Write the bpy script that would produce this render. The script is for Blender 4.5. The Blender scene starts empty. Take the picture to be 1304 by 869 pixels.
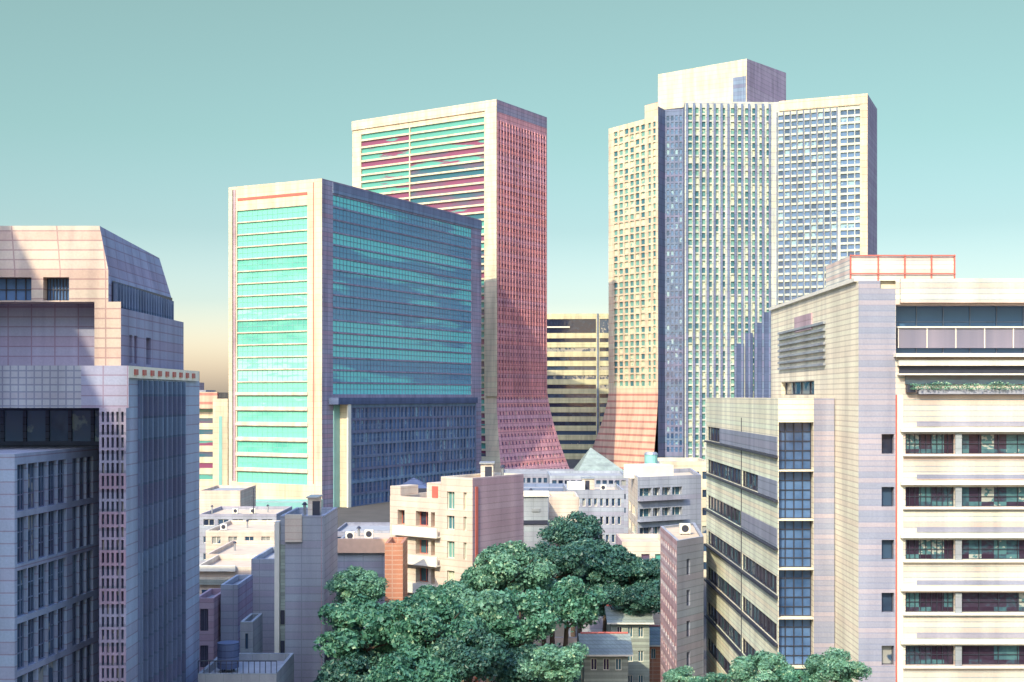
import bpy, math, random
from mathutils import Vector
random.seed(11)
R = math.radians
scene = bpy.context.scene
COL = scene.collection
CAMZ, FPX, CX, HY = 36.0, 1600.0, 652.0, 505.0
def W(px, py, D): return ((px-CX)/FPX*D, D, CAMZ-(py-HY)/FPX*D)
def X(px, D): return (px-CX)/FPX*D
def Z(py, D): return CAMZ-(py-HY)/FPX*D
PAL = {}

# ------------------------------------------------------------------ materials
def newmat(name):
    m = bpy.data.materials.new(name); m.use_nodes = True
    nt = m.node_tree; nt.nodes.clear()
    out = nt.nodes.new('ShaderNodeOutputMaterial'); b = nt.nodes.new('ShaderNodeBsdfPrincipled')
    nt.links.new(b.outputs[0], out.inputs[0])
    return m, nt, b
def mth(nt, op, a, b=None, c=None):
    n = nt.nodes.new('ShaderNodeMath'); n.operation = op
    for i, v in enumerate((a, b, c)):
        if v is None: continue
        if isinstance(v, (int, float)): n.inputs[i].default_value = v
        else: nt.links.new(v, n.inputs[i])
    return n.outputs[0]
def mixc(nt, f, a, b, mode='MIX'):
    n = nt.nodes.new('ShaderNodeMix'); n.data_type = 'RGBA'; n.blend_type = mode
    for s, v in ((n.inputs[0], f), (n.inputs[6], a), (n.inputs[7], b)):
        if isinstance(v, (int, float)): s.default_value = v
        elif isinstance(v, tuple): s.default_value = (*v, 1)
        else: nt.links.new(v, s)
    return n.outputs[2]
def ramp(nt, fac, stops, const=False):
    n = nt.nodes.new('ShaderNodeValToRGB'); cr = n.color_ramp
    if const: cr.interpolation = 'CONSTANT'
    while len(cr.elements) < len(stops): cr.elements.new(0.5)
    for e, (p, c) in zip(cr.elements, stops): e.position = p; e.color = (*c, 1)
    nt.links.new(fac, n.inputs[0]); return n.outputs[0]
def pos(nt):
    g = nt.nodes.new('ShaderNodeNewGeometry'); s = nt.nodes.new('ShaderNodeSeparateXYZ')
    nt.links.new(g.outputs['Position'], s.inputs[0]); return g.outputs['Position'], s
def noise(nt, vec, scale, detail=4, stretch=None):
    if stretch:
        mp = nt.nodes.new('ShaderNodeMapping'); mp.inputs['Scale'].default_value = stretch
        nt.links.new(vec, mp.inputs[0]); vec = mp.outputs[0]
    n = nt.nodes.new('ShaderNodeTexNoise'); n.inputs['Scale'].default_value = scale
    n.inputs['Detail'].default_value = detail
    nt.links.new(vec, n.inputs['Vector']); return n.outputs['Fac']

def wallmat(name, base, course=1.0, alt=None, amt=.35, joint=.12, jdark=.7, vj=0.0, rough=.75, stain=.25, jcol=None):
    """clad wall: courses of slightly different panels, thin joints between them, weather stains"""
    m, nt, b = newmat(name)
    p, s = pos(nt)
    zc = mth(nt, 'DIVIDE', s.outputs[2], course)
    wn = nt.nodes.new('ShaderNodeTexWhiteNoise'); wn.noise_dimensions = '1D'
    nt.links.new(mth(nt, 'FLOOR', zc), wn.inputs['W'])
    alt = alt or tuple(c*.8 for c in base)
    c = mixc(nt, mth(nt, 'MULTIPLY', wn.outputs['Value'], amt), base, alt)
    fr = mth(nt, 'FRACT', zc)
    j = mth(nt, 'LESS_THAN', fr, joint)
    if vj:
        h = mth(nt, 'FRACT', mth(nt, 'DIVIDE', mth(nt, 'ADD', s.outputs[0], mth(nt, 'MULTIPLY', s.outputs[1], .83)), vj))
        j = mth(nt, 'MAXIMUM', j, mth(nt, 'LESS_THAN', h, joint*course/vj))
    jc = jcol or tuple(x*jdark for x in base)
    c = mixc(nt, mth(nt, 'MULTIPLY', j, .7), c, jc)
    n1 = noise(nt, p, .35, 6, (1, 1, .25))
    c = mixc(nt, 1.0, c, ramp(nt, n1, [(.3, (1-stain,)*3), (.62, (1, 1, 1))]), 'MULTIPLY')
    n2 = noise(nt, p, 6, 3)
    c = mixc(nt, 1.0, c, ramp(nt, n2, [(.3, (.9, .9, .9)), (.7, (1, 1, 1))]), 'MULTIPLY')
    n3 = noise(nt, p, .55, 6, (1, 1, .07))
    c = mixc(nt, 1.0, c, ramp(nt, n3, [(.36, (.82, .82, .85)), (.55, (1, 1, 1))]), 'MULTIPLY')
    nt.links.new(c, b.inputs['Base Color']); b.inputs['Roughness'].default_value = rough
    bp = nt.nodes.new('ShaderNodeBump'); bp.inputs['Strength'].default_value = .25; bp.inputs['Distance'].default_value = .05
    nt.links.new(mth(nt, 'SUBTRACT', n2, j), bp.inputs['Height']); nt.links.new(bp.outputs[0], b.inputs['Normal'])
    return m
def plain(name, base, rough=.6, var=.25, metal=0, scale=1.5):
    m, nt, b = newmat(name); p, s = pos(nt)
    n1 = noise(nt, p, scale, 6)
    c = mixc(nt, n1, tuple(x*(1-var) for x in base), tuple(min(1, x*(1+var)) for x in base))
    nt.links.new(c, b.inputs['Base Color']); b.inputs['Roughness'].default_value = rough; b.inputs['Metallic'].default_value = metal
    return m
def glass(name, dark, mid, blind, pb=.85, pm=.5, rough=.09, spec=.7, ns=.6, wav=.02, stretch=(1, 1, 1), ior=1.5, amp=.9):
    """window glass; rnd (per pane) picks a dark room, a half lit one or drawn blinds (painted reflections on the teal flank), noise breaks it up"""
    m, nt, b = newmat(name); p, s = pos(nt)
    at = nt.nodes.new('ShaderNodeAttribute'); at.attribute_name = 'rnd'
    nz = noise(nt, p, ns, 5, stretch)
    f = mth(nt, 'ADD', at.outputs['Fac'], mth(nt, 'MULTIPLY', mth(nt, 'SUBTRACT', nz, .5), amp))
    c = ramp(nt, f, [(.1, dark), (pm, mid), (pb, mid), (min(1, pb+.05), blind)])
    nt.links.new(c, b.inputs['Base Color']); b.inputs['Roughness'].default_value = rough
    b.inputs['Specular IOR Level'].default_value = spec; b.inputs['IOR'].default_value = ior
    bp = nt.nodes.new('ShaderNodeBump'); bp.inputs['Strength'].default_value = 1; bp.inputs['Distance'].default_value = wav
    nt.links.new(noise(nt, p, .5, 2), bp.inputs['Height']); nt.links.new(bp.outputs[0], b.inputs['Normal'])
    return m
def ribbon(name, pitch):
    """ribbon glazing: every pane of the strip is a dark room, a tinted pane or a half drawn blind"""
    m, nt, b = newmat(name); p, s = pos(nt)
    cb = nt.nodes.new('ShaderNodeCombineXYZ')
    nt.links.new(mth(nt, 'FLOOR', mth(nt, 'DIVIDE', mth(nt, 'ADD', s.outputs[0], mth(nt, 'MULTIPLY', s.outputs[1], .97)), pitch)), cb.inputs[0])
    nt.links.new(mth(nt, 'FLOOR', mth(nt, 'DIVIDE', s.outputs[2], 2.0)), cb.inputs[2])
    wn = nt.nodes.new('ShaderNodeTexWhiteNoise'); nt.links.new(cb.outputs[0], wn.inputs['Vector'])
    f = mth(nt, 'ADD', wn.outputs['Value'], mth(nt, 'MULTIPLY', mth(nt, 'SUBTRACT', noise(nt, p, 2.2, 4, (1, 1, 1.6)), .5), .7))
    c = ramp(nt, f, [(.15, (.03, .018, .035)), (.4, (.045, .035, .06)), (.55, (.04, .09, .12)), (.8, (.07, .16, .18)), (.93, (.07, .16, .18)), (.97, (.34, .36, .33))])
    nt.links.new(c, b.inputs['Base Color']); b.inputs['Roughness'].default_value = .07; b.inputs['Specular IOR Level'].default_value = .45
    return m
def leafmat(name, a, bcol, tr):
    m, nt, b = newmat(name); p, s = pos(nt)
    at = nt.nodes.new('ShaderNodeAttribute'); at.attribute_name = 'rnd'
    c = ramp(nt, at.outputs['Fac'], [(0, a), (.75, bcol), (1, tr)])
    c = mixc(nt, 1.0, c, ramp(nt, noise(nt, p, .45, 3), [(.3, (.65, .7, .7)), (.7, (1.15, 1.15, 1.1))]), 'MULTIPLY')
    nt.links.new(c, b.inputs['Base Color']); b.inputs['Roughness'].default_value = .45
    tn = nt.nodes.new('ShaderNodeBsdfTranslucent'); nt.links.new(c, tn.inputs[0])
    mx = nt.nodes.new('ShaderNodeMixShader'); mx.inputs[0].default_value = .25
    out = [n for n in nt.nodes if n.type == 'OUTPUT_MATERIAL'][0]
    nt.links.new(b.outputs[0], mx.inputs[1]); nt.links.new(tn.outputs[0], mx.inputs[2]); nt.links.new(mx.outputs[0], out.inputs[0])
    return m

M = dict(
 crown = wallmat('crown_tile', (.66, .55, .44), .78, (.62, .42, .34), .8, .14, .5, 3.6, jcol=(.36, .2, .2)),
 violet = wallmat('violet_grey_tile', (.36, .40, .54), .8, (.36, .30, .42), .9, .13, .55, 1.9, jcol=(.26, .17, .24)),
 tileband = wallmat('square_tile_band', (.42, .45, .50), .55, (.36, .33, .40), .6, .2, .5, .62, jcol=(.16, .18, .28)),
 pier = wallmat('pier_concrete', (.38, .48, .62), .9, (.36, .36, .48), .7, .1, .6, jcol=(.28, .2, .26)),
 darkclad = wallmat('dark_blue_shadow', (.07, .10, .20), .6, (.10, .14, .26), 1, .14, .4),
 cream = wallmat('cream_stone', (.72, .64, .45), 1.8, (.70, .52, .38), .5, .1, .7, 6),
 creamfar = wallmat('cream_stone_pale', (.74, .67, .48), 2.2, (.74, .56, .42), .6, .12, .7),
 rcream = wallmat('cream_render_panels', (.90, .85, .64), .42, (.88, .76, .58), 1, .22, .68, jcol=(.56, .46, .36)),
 rfront = wallmat('pale_panel_courses', (.82, .78, .64), .42, (.72, .54, .46), 1, .22, .6, jcol=(.30, .40, .42)),
 rgrey = wallmat('grey_violet_shade_courses', (.28, .31, .40), .42, (.46, .40, .43), .9, .2, .55, jcol=(.24, .27, .38)),  # grey for shade painted onto the corner strip and groove bands
 spandrel = wallmat('cream_spandrel', (.75, .66, .50), 4, None, .1, .02, .8),
 bluespan = wallmat('blue_grey_spandrel', (.20, .29, .42), 1.8, (.16, .15, .25), .8, .1, .6, 3.0),
 purplepier = wallmat('mauve_pier_tile', (.34, .34, .46), 1.5, (.40, .26, .34), .9, .15, .5, 2.2),
 redwall = wallmat('red_granite', (.80, .34, .33), 1.75, (.70, .38, .44), .9, .12, .5, 2.6, jcol=(.22, .08, .14)),
 towerA = wallmat('tower_cream_panel', (.74, .64, .46), 3.3, (.74, .50, .36), .6, .07, .6, jcol=(.6, .26, .18)),
 towerB = wallmat('tower_blue_panel', (.60, .62, .50), 3.3, (.48, .54, .56), .7, .08, .6, jcol=(.28, .24, .40)),
 towerdark = wallmat('tower_dark_panel', (.15, .22, .34), 3.3, (.22, .20, .34), .7, .1, .6),
 towerside = wallmat('tower_side_shade_panel', (.42, .36, .44), 2.2, (.34, .26, .36), .8, .15, .6),
 skirt = wallmat('red_striped_skirt', (.74, .54, .40), 3.3, (.70, .44, .34), .6, .3, .5, jcol=(.50, .12, .11)),
 yellowgreen = wallmat('yellow_green_panel', (.66, .64, .40), 1.6, (.6, .52, .36), .6, .12, .7),
 white = wallmat('white_painted_render', (.74, .66, .54), .7, (.70, .50, .40), .6, .1, .75, jcol=(.55, .36, .28)),
 brick = wallmat('orange_brick', (.56, .25, .15), .5, (.50, .20, .12), .9, .2, .7, 1.2, jcol=(.6, .4, .3)),
 pinkside = wallmat('pink_grey_render', (.52, .38, .42), .7, (.44, .28, .32), .8, .14, .65),
 paleband = plain('pale_cornice', (.86, .80, .64), .6, .12),
 wing = wallmat('pale_green_panels', (.78, .84, .64), .42, (.84, .76, .56), 1, .2, .68, jcol=(.52, .50, .42)),
 slate = wallmat('slate_shade_render', (.27, .31, .39), .7, (.30, .27, .34), .8, .14, .6),  # slate colour, also the painted-in shade on the lattice slab's front
 greybox = wallmat('grey_green_render', (.34, .38, .40), .8, (.30, .30, .34), .7, .1, .7, 1.6),
 bluegrey = wallmat('blue_grey_render', (.38, .42, .48), .8, (.34, .32, .40), .8, .12, .65, 2.3),
 lattice = wallmat('pink_lattice_screen', (.62, .56, .58), .85, (.50, .30, .30), .9, .35, .5, .8, jcol=(.40, .22, .24)),
 greenwall = wallmat('green_grey_boarding', (.38, .44, .38), .35, (.2, .22, .2), .8, .2, .6),
 roofgrey = plain('roof_membrane', (.30, .31, .33), .9, .3, 0, .6),
 rooftan = plain('roof_tan', (.55, .44, .33), .9, .25, 0, .6),
 rooftile = wallmat('green_roof_sheet', (.34, .42, .38), .3, (.26, .30, .30), .8, .25, .6, .5),
 rail = plain('dark_metal', (.04, .045, .07), .45, .3, .3),
 pale = plain('pale_trim', (.74, .70, .60), .6, .12),
 teal = plain('teal_panel', (.20, .42, .40), .35, .2, 0, .3),
 redtrim = plain('red_trim', (.48, .12, .09), .5, .2),
 metal = plain('grey_metal', (.40, .42, .44), .4, .2, .6),
 asphalt = plain('asphalt', (.055, .055, .065), .9, .35, 0, .8),
 paving = plain('paving', (.26, .25, .25), .9, .25, 0, 2),
 bark = plain('bark', (.09, .065, .05), .9, .4, 0, 3),
 ground = plain('ground_soil', (.07, .065, .06), .95, .5, 0, .15),
 paint = plain('road_paint', (.7, .7, .66), .7, .15),
 g_recess = glass('recess_glass', (.06, .15, .30), (.10, .22, .40), (.14, .30, .44), .9, .5, .25, .4),
 g_ribbon = ribbon('ribbon_glass', .95),
 g_flank = glass('flank_glass', (.10, .05, .12), (.20, .10, .18), (.45, .34, .30), .8, .5, .2, .4),
 peach = plain('peach_render', (.72, .47, .33), .8, .15),
 g_dark = glass('dark_glass', (.012, .02, .045), (.04, .075, .13), (.30, .30, .28), .86, .5, wav=.03),
 g_blue = glass('blue_glass', (.03, .07, .16), (.09, .17, .33), (.24, .38, .46), .88, .5),
 g_teal = glass('teal_glass', (.08, .36, .30), (.17, .55, .41), (.28, .66, .50), .9, .45, .1, .6, .25, .015, (.5, .5, 2.2)),
 g_reflect = glass('teal_reflection_glass', (.09, .21, .34), (.12, .32, .44), (.16, .66, .62), .36, .26, .12, .4, .05, .02, (.3, .3, 3)),  # teal streaks are reflections put into the base colour
 g_room = glass('room_glass', (.03, .015, .05), (.05, .13, .17), (.26, .36, .36), .90, .42, .08, .7, 1.6, .01, (1, 1, 2.4), amp=.35),
 g_red = glass('multi_tint_glass', (.03, .12, .17), (.22, .06, .13), (.10, .34, .30), .58, .4, .15, .6, .12, .02, (.5, .5, 3)),
 g_green = glass('green_tint_glass', (.05, .16, .20), (.16, .34, .30), (.50, .56, .42), .74, .45, .12, .5, .3),
 curtain = glass('curtained_glass', (.12, .13, .19), (.24, .22, .28), (.60, .52, .44), .78, .4, .3, .4, .5, .01, (1, 1, .02)),
 leaf1 = leafmat('leaf_mid', (.035, .14, .10), (.13, .32, .21), (.48, .62, .40)),
 leaf2 = leafmat('leaf_bright', (.07, .20, .14), (.22, .43, .29), (.62, .72, .46)),
 leaf3 = leafmat('leaf_dark', (.02, .08, .07), (.08, .20, .15), (.28, .42, .28)),
)

# ------------------------------------------------------------------ mesh builder
class MB:
    def __init__(s): s.v = []; s.f = []; s.r = []; s.m = []
    def quad(s, a, b, c, d, rnd=.3, m=0):
        i = len(s.v); s.v += [a, b, c, d]; s.f.append((i, i+1, i+2, i+3)); s.r.append(rnd); s.m.append(m)
    def poly(s, pts, rnd=.3, m=0):
        i = len(s.v); s.v += list(pts); s.f.append(tuple(range(i, i+len(pts)))); s.r.append(rnd); s.m.append(m)
    def box(s, x0, x1, y0, y1, z0, z1, rnd=.3):
        s.prism([(x0, y0), (x1, y0), (x1, y1), (x0, y1)], z0, z1, rnd)
    def prism(s, pts, z0, z1, rnd=.3, bottom=True):
        n = len(pts); i = len(s.v)
        s.v += [(p[0], p[1], z0) for p in pts] + [(p[0], p[1], z1) for p in pts]
        fs = [(i+k, i+(k+1) % n, i+n+(k+1) % n, i+n+k) for k in range(n)] + [tuple(i+n+k for k in range(n))]
        if bottom: fs.append(tuple(i+n-1-k for k in range(n)))
        s.f += fs; s.r += [rnd]*len(fs); s.m += [0]*len(fs)
    def obox(s, F, s0, s1, z0, z1, d0, d1, rnd=.3):   # box in a facade frame
        P = [F(s0, z0, d1), F(s1, z0, d1), F(s1, z0, d0), F(s0, z0, d0), F(s0, z1, d1), F(s1, z1, d1), F(s1, z1, d0), F(s0, z1, d0)]
        i = len(s.v); s.v += P
        fs = [(0, 1, 5, 4), (1, 2, 6, 5), (2, 3, 7, 6), (3, 0, 4, 7), (4, 5, 6, 7), (3, 2, 1, 0)]
        s.f += [tuple(i+k for k in f) for f in fs]; s.r += [rnd]*6; s.m += [0]*6
    def tube(s, a, b, r0, r1, n=8):
        a = Vector(a); b = Vector(b); d = (b-a).normalized(); q = d.orthogonal().normalized(); w = d.cross(q); i = len(s.v)
        for c, r in ((a, r0), (b, r1)):
            for k in range(n):
                t = 2*math.pi*k/n; s.v.append(tuple(c+(q*math.cos(t)+w*math.sin(t))*r))
        for k in range(n):
            s.f.append((i+k, i+(k+1) % n, i+n+(k+1) % n, i+n+k))
        s.f.append(tuple(i+n+k for k in range(n))); s.f.append(tuple(i+n-1-k for k in range(n)))
        s.r += [.3]*(n+2); s.m += [0]*(n+2)
    def build(s, name, mat, parent=None, loc=None):
        L = Vector(loc) if loc else (Vector(parent['_loc']) if parent is not None and '_loc' in parent else Vector((0, 0, 0)))
        me = bpy.data.meshes.new(name)
        me.from_pydata([(p[0]-L.x, p[1]-L.y, p[2]-L.z) for p in s.v], [], s.f)
        at = me.attributes.new('rnd', 'FLOAT', 'FACE'); at.data.foreach_set('value', s.r)
        for mm in (mat if isinstance(mat, (list, tuple)) else [mat]): me.materials.append(mm)
        if any(s.m): me.polygons.foreach_set('material_index', s.m)
        me.update()
        o = bpy.data.objects.new(name, me); COL.objects.link(o)
        if parent is not None:
            o.parent = parent; o['_loc'] = list(L)
        else: o.location = L
        return o
def thing(name, loc, label, cat, group=None):
    o = bpy.data.objects.new(name, None); COL.objects.link(o); o.location = loc; o['_loc'] = list(loc)
    o.empty_display_size = 1
    o['label'] = label; o['category'] = cat
    if group: o['group'] = group
    return o
def tagm(o, label, cat, group=None):
    o['label'] = label; o['category'] = cat
    if group: o['group'] = group
    return o
def frame(A, B, out=None, zref=None):
    A = Vector((A[0], A[1])); B = Vector((B[0], B[1])); L = (B-A).length; u = (B-A)/L; n = Vector((u.y, -u.x))
    def F(s, z, d=0.0):
        o = out(z) if out else 0.0
        ss = s + o*(2*s/L-1)
        p = A+u*ss+n*(d+o)
        return (p.x, p.y, z)
    F.L = L
    return F
def even(s0, s1, n, frac=.7):
    w = (s1-s0)/n
    return [(s0+w*(k+.5-frac/2), s0+w*(k+.5+frac/2)) for k in range(n)]
def floors(ztop, fh, h, n):   # n windows of height h hanging below ztop-k*fh
    return [(ztop-k*fh-h, ztop-k*fh) for k in range(n)]

class Bld:
    def __init__(s, name, loc, label, cat, group=None):
        s.e = thing(name, loc, label, cat, group); s.walls = {}; s.panes = []; s.loc = Vector(loc)
    def wall(s, key): return s.walls.setdefault(key, MB())
    def face(s, A, B, z0, z1, mat, cols=(), rows=(), depth=.25, gm='g_dark', out=None, frames=None, skip=None, zsub=None, rndf=None, wname='window'):
        """a wall sheet with real openings, reveals and set-back panes"""
        F = frame(A, B, out); wb = s.wall(mat); L = F.L
        cols = [c for c in cols if c[0] >= 0 and c[1] <= L+1e-4]; rows = [r for r in rows if r[0] >= z0 and r[1] <= z1+1e-4]
        S = sorted(set([0, L]+[x for c in cols for x in c])); Zs = sorted(set([z0, z1]+[x for r in rows for x in r]+[x for x in (zsub or []) if z0 < x < z1]))
        cs = {round(c[0], 5): c for c in cols}; rs = sorted(rows)
        if not cols or not rows:
            for a, b in zip(Zs, Zs[1:]): wb.quad(F(0, a), F(L, a), F(L, b), F(0, b))
            return F
        def inrow(a, b):
            m = (a+b)/2
            for r in rs:
                if r[0] < m < r[1]: return r
        for a, b in zip(Zs, Zs[1:]):
            r = inrow(a, b)
            if r is None: wb.quad(F(0, a), F(L, a), F(L, b), F(0, b)); continue
            prev = 0
            for ci, c in enumerate(sorted(cols)):
                if skip and skip(c, r): continue
                wb.quad(F(prev, a), F(c[0], a), F(c[0], b), F(prev, b)) if c[0] > prev+1e-6 else None
                prev = c[1]
                wb.quad(F(c[0], a), F(c[0], a, -depth), F(c[0], b, -depth), F(c[0], b))
                wb.quad(F(c[1], a, -depth), F(c[1], a), F(c[1], b), F(c[1], b, -depth))
                if a == r[0]: wb.quad(F(c[0], a), F(c[1], a), F(c[1], a, -depth), F(c[0], a, -depth))
                if b == r[1]: wb.quad(F(c[0], b, -depth), F(c[1], b, -depth), F(c[1], b), F(c[0], b))
                rn = rndf(c, r) if rndf else random.random()
                s.panes.append(dict(q=(F(c[0], a, -depth), F(c[1], a, -depth), F(c[1], b, -depth), F(c[0], b, -depth)), r=rn, g=gm, fr=frames, F=F, c=c, rr=(a, b), d=depth, n=wname))
            if prev < L-1e-6: wb.quad(F(prev, a), F(L, a), F(L, b), F(prev, b))
        return F
    def roof(s, pts, z, mat='roofgrey', par=.7, th=.3, wallkey=None):
        n = len(pts); P = [Vector((p[0], p[1])) for p in pts]; inn = []
        c = sum(P, Vector((0, 0)))/n
        for k in range(n):
            a, b, d = P[k-1], P[k], P[(k+1) % n]
            e1 = (b-a).normalized(); e2 = (d-b).normalized()
            n1 = Vector((-e1.y, e1.x)); n2 = Vector((-e2.y, e2.x))
            if (c-b).dot(n1+n2) < 0: n1 = -n1; n2 = -n2
            m = (n1+n2).normalized(); inn.append(b+m*th/max(.3, m.dot(n1)))
        wb = s.wall(wallkey or list(s.walls)[0])
        for k in range(n):
            j = (k+1) % n
            wb.quad((P[k].x, P[k].y, z), (P[j].x, P[j].y, z), (inn[j].x, inn[j].y, z), (inn[k].x, inn[k].y, z))
            wb.quad((inn[k].x, inn[k].y, z), (inn[j].x, inn[j].y, z), (inn[j].x, inn[j].y, z-par), (inn[k].x, inn[k].y, z-par))
        r = MB(); r.poly([(p.x, p.y, z-par) for p in inn]); r.build('roof', M[mat], s.e)
    def part(s, name, mb, mat, label=None):
        o = mb.build(name, M[mat], s.e)
        if label: o['label'] = label
        return o
    def done(s, wallname='wall'):
        for k, mb in s.walls.items():
            if mb.f: mb.build(wallname, M[k], s.e)
        def key(p):
            c = Vector(p['q'][0]); a = (Vector(p['q'][1])-c).cross(Vector(p['q'][3])-c)
            d = c-Vector((0, 0, CAMZ)); dd = d.length
            vis = -a.dot(d)/dd**3
            px = CX+c.x/max(c.y, 1)*FPX; py = HY-(c.z-CAMZ)/max(c.y, 1)*FPX
            if not (-60 < px < 1360 and -40 < py < 900): vis *= .001
            return -vis
        bynm = {}
        for p in s.panes: bynm.setdefault(p['n'], []).append(p)
        for nm, ps in bynm.items():
            ps.sort(key=key)
            for p in ps[:95]:
                mb = MB(); mb.quad(*p['q'], rnd=p['r']); o = mb.build(nm, M[p['g']], s.e)
                if p['fr']:
                    nx, nz, w, fm = p['fr']; fb = MB(); F = p['F']; c = p['c']; r = p['rr']; d = p['d']
                    fd = min(d*.6, .10)
                    xs = [c[0]+(c[1]-c[0])*k/nx for k in range(nx+1)]
                    for k, x in enumerate(xs):
                        x0 = x-w/2 if 0 < k < nx else (x if k == 0 else x-w)
                        fb.obox(F, x0, x0+w, r[0], r[1], -d+.002, -d+fd)
                    zs = [r[0]+(r[1]-r[0])*k/nz for k in range(nz+1)]
                    for k, z in enumerate(zs):
                        z0 = z-w/2 if 0 < k < nz else (z if k == 0 else z-w)
                        fb.obox(F, c[0], c[1], z0, z0+w, -d+.003, -d+fd-.01)
                    fb.build('window_frame', M[fm], o)
            rest = {}
            for p in ps[95:]: rest.setdefault(p['g'], MB()).quad(*p['q'], rnd=p['r'])
            if rest:
                mb = MB(); keys = list(rest)
                for i, g in enumerate(keys):
                    for q, rr in zip(rest[g].f, rest[g].r): mb.poly([rest[g].v[t] for t in q], rr, i)
                o = mb.build(nm, [M[g] for g in keys], s.e); o['kind'] = 'stuff'
        return s

# ------------------------------------------------------------------ camera, sky, sun
cam = bpy.data.cameras.new('camera'); co = bpy.data.objects.new('camera', cam); COL.objects.link(co)
co.location = (0, 0, CAMZ); co.rotation_euler = (R(90), 0, 0)
cam.lens = 36*FPX/1304; cam.sensor_width = 36; cam.shift_y = (HY-434.5)/1304; cam.clip_start = 1; cam.clip_end = 12000
scene.camera = co
AZ, EL = 26.0, 37.5
sl = bpy.data.lights.new('sun', 'SUN'); sl.energy = 3.6; sl.angle = R(.5); sl.color = (1, .87, .60)
so = bpy.data.objects.new('sun', sl); COL.objects.link(so)
sd = Vector((-math.sin(R(AZ))*math.cos(R(EL)), -math.cos(R(AZ))*math.cos(R(EL)), math.sin(R(EL))))
so.rotation_euler = sd.to_track_quat('Z', 'Y').to_euler(); so.location = (-60, -100, 200)
w = bpy.data.worlds.new('World'); scene.world = w; w.use_nodes = True; nt = w.node_tree; nt.nodes.clear()
sky = nt.nodes.new('ShaderNodeTexSky'); sky.sky_type = 'NISHITA'; sky.sun_disc = False
sky.sun_elevation = R(EL); sky.sun_rotation = R(180+AZ); sky.air_density = 1.0; sky.dust_density = 2.2; sky.ozone_density = 1.0; sky.altitude = 30
tc = nt.nodes.new('ShaderNodeTexCoord'); sx = nt.nodes.new('ShaderNodeSeparateXYZ'); nt.links.new(tc.outputs['Generated'], sx.inputs[0])
tint = ramp(nt, sx.outputs[2], [(0, (.72, .56, .48)), (.04, (.56, .47, .41)), (.075, (.37, .37, .34)), (.13, (.285, .315, .265)), (.20, (.285, .335, .243)), (.30, (.325, .365, .24)), (.45, (.52, .58, .66)), (1, (.92, 1.02, 1.30))])
mul = mixc(nt, 1.0, sky.outputs[0], tint, 'MULTIPLY')
vs_ = nt.nodes.new('ShaderNodeVectorMath'); vs_.operation = 'SCALE'; vs_.inputs[3].default_value = 3.0; nt.links.new(mul, vs_.inputs[0]); mul = vs_.outputs[0]
bg = nt.nodes.new('ShaderNodeBackground'); bg.inputs[1].default_value = .125
wo = nt.nodes.new('ShaderNodeOutputWorld'); nt.links.new(mul, bg.inputs[0]); nt.links.new(bg.outputs[0], wo.inputs[0])
scene.view_settings.view_transform = 'Standard'; scene.view_settings.look = 'None'
scene.view_settings.exposure = 0.5; scene.view_settings.gamma = 1

# ------------------------------------------------------------------ ground
g = MB(); g.quad((-6000, -600, 0), (6000, -600, 0), (6000, 9000, 0), (-6000, 9000, 0)); o = g.build('ground', M['ground']); o['kind'] = 'structure'
g = MB(); g.quad((6, 60, .004), (15, 60, .004), (22, 215, .004), (14.5, 215, .004)); o = g.build('road', M['asphalt']); o['kind'] = 'structure'
g = MB(); g.prism([(15.1, 60), (17.4, 60), (24.2, 215), (22.1, 215)], 0, .13); o = g.build('pavement', M['paving']); o['kind'] = 'structure'
g = MB(); g.prism([(3.6, 60), (5.9, 60), (14.4, 215), (12.3, 215)], 0, .13); o = g.build('pavement', M['paving']); o['kind'] = 'structure'
g = MB()
for k in range(22):
    y = 64+k*7; x = 10.5+(y-60)*.0497; g.quad((x-.07, y, .008), (x+.07, y, .008), (x+.25, y+3.4, .008), (x+.11, y+3.4, .008))
o = g.build('road_marking', M['paint']); o['kind'] = 'structure'

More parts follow.
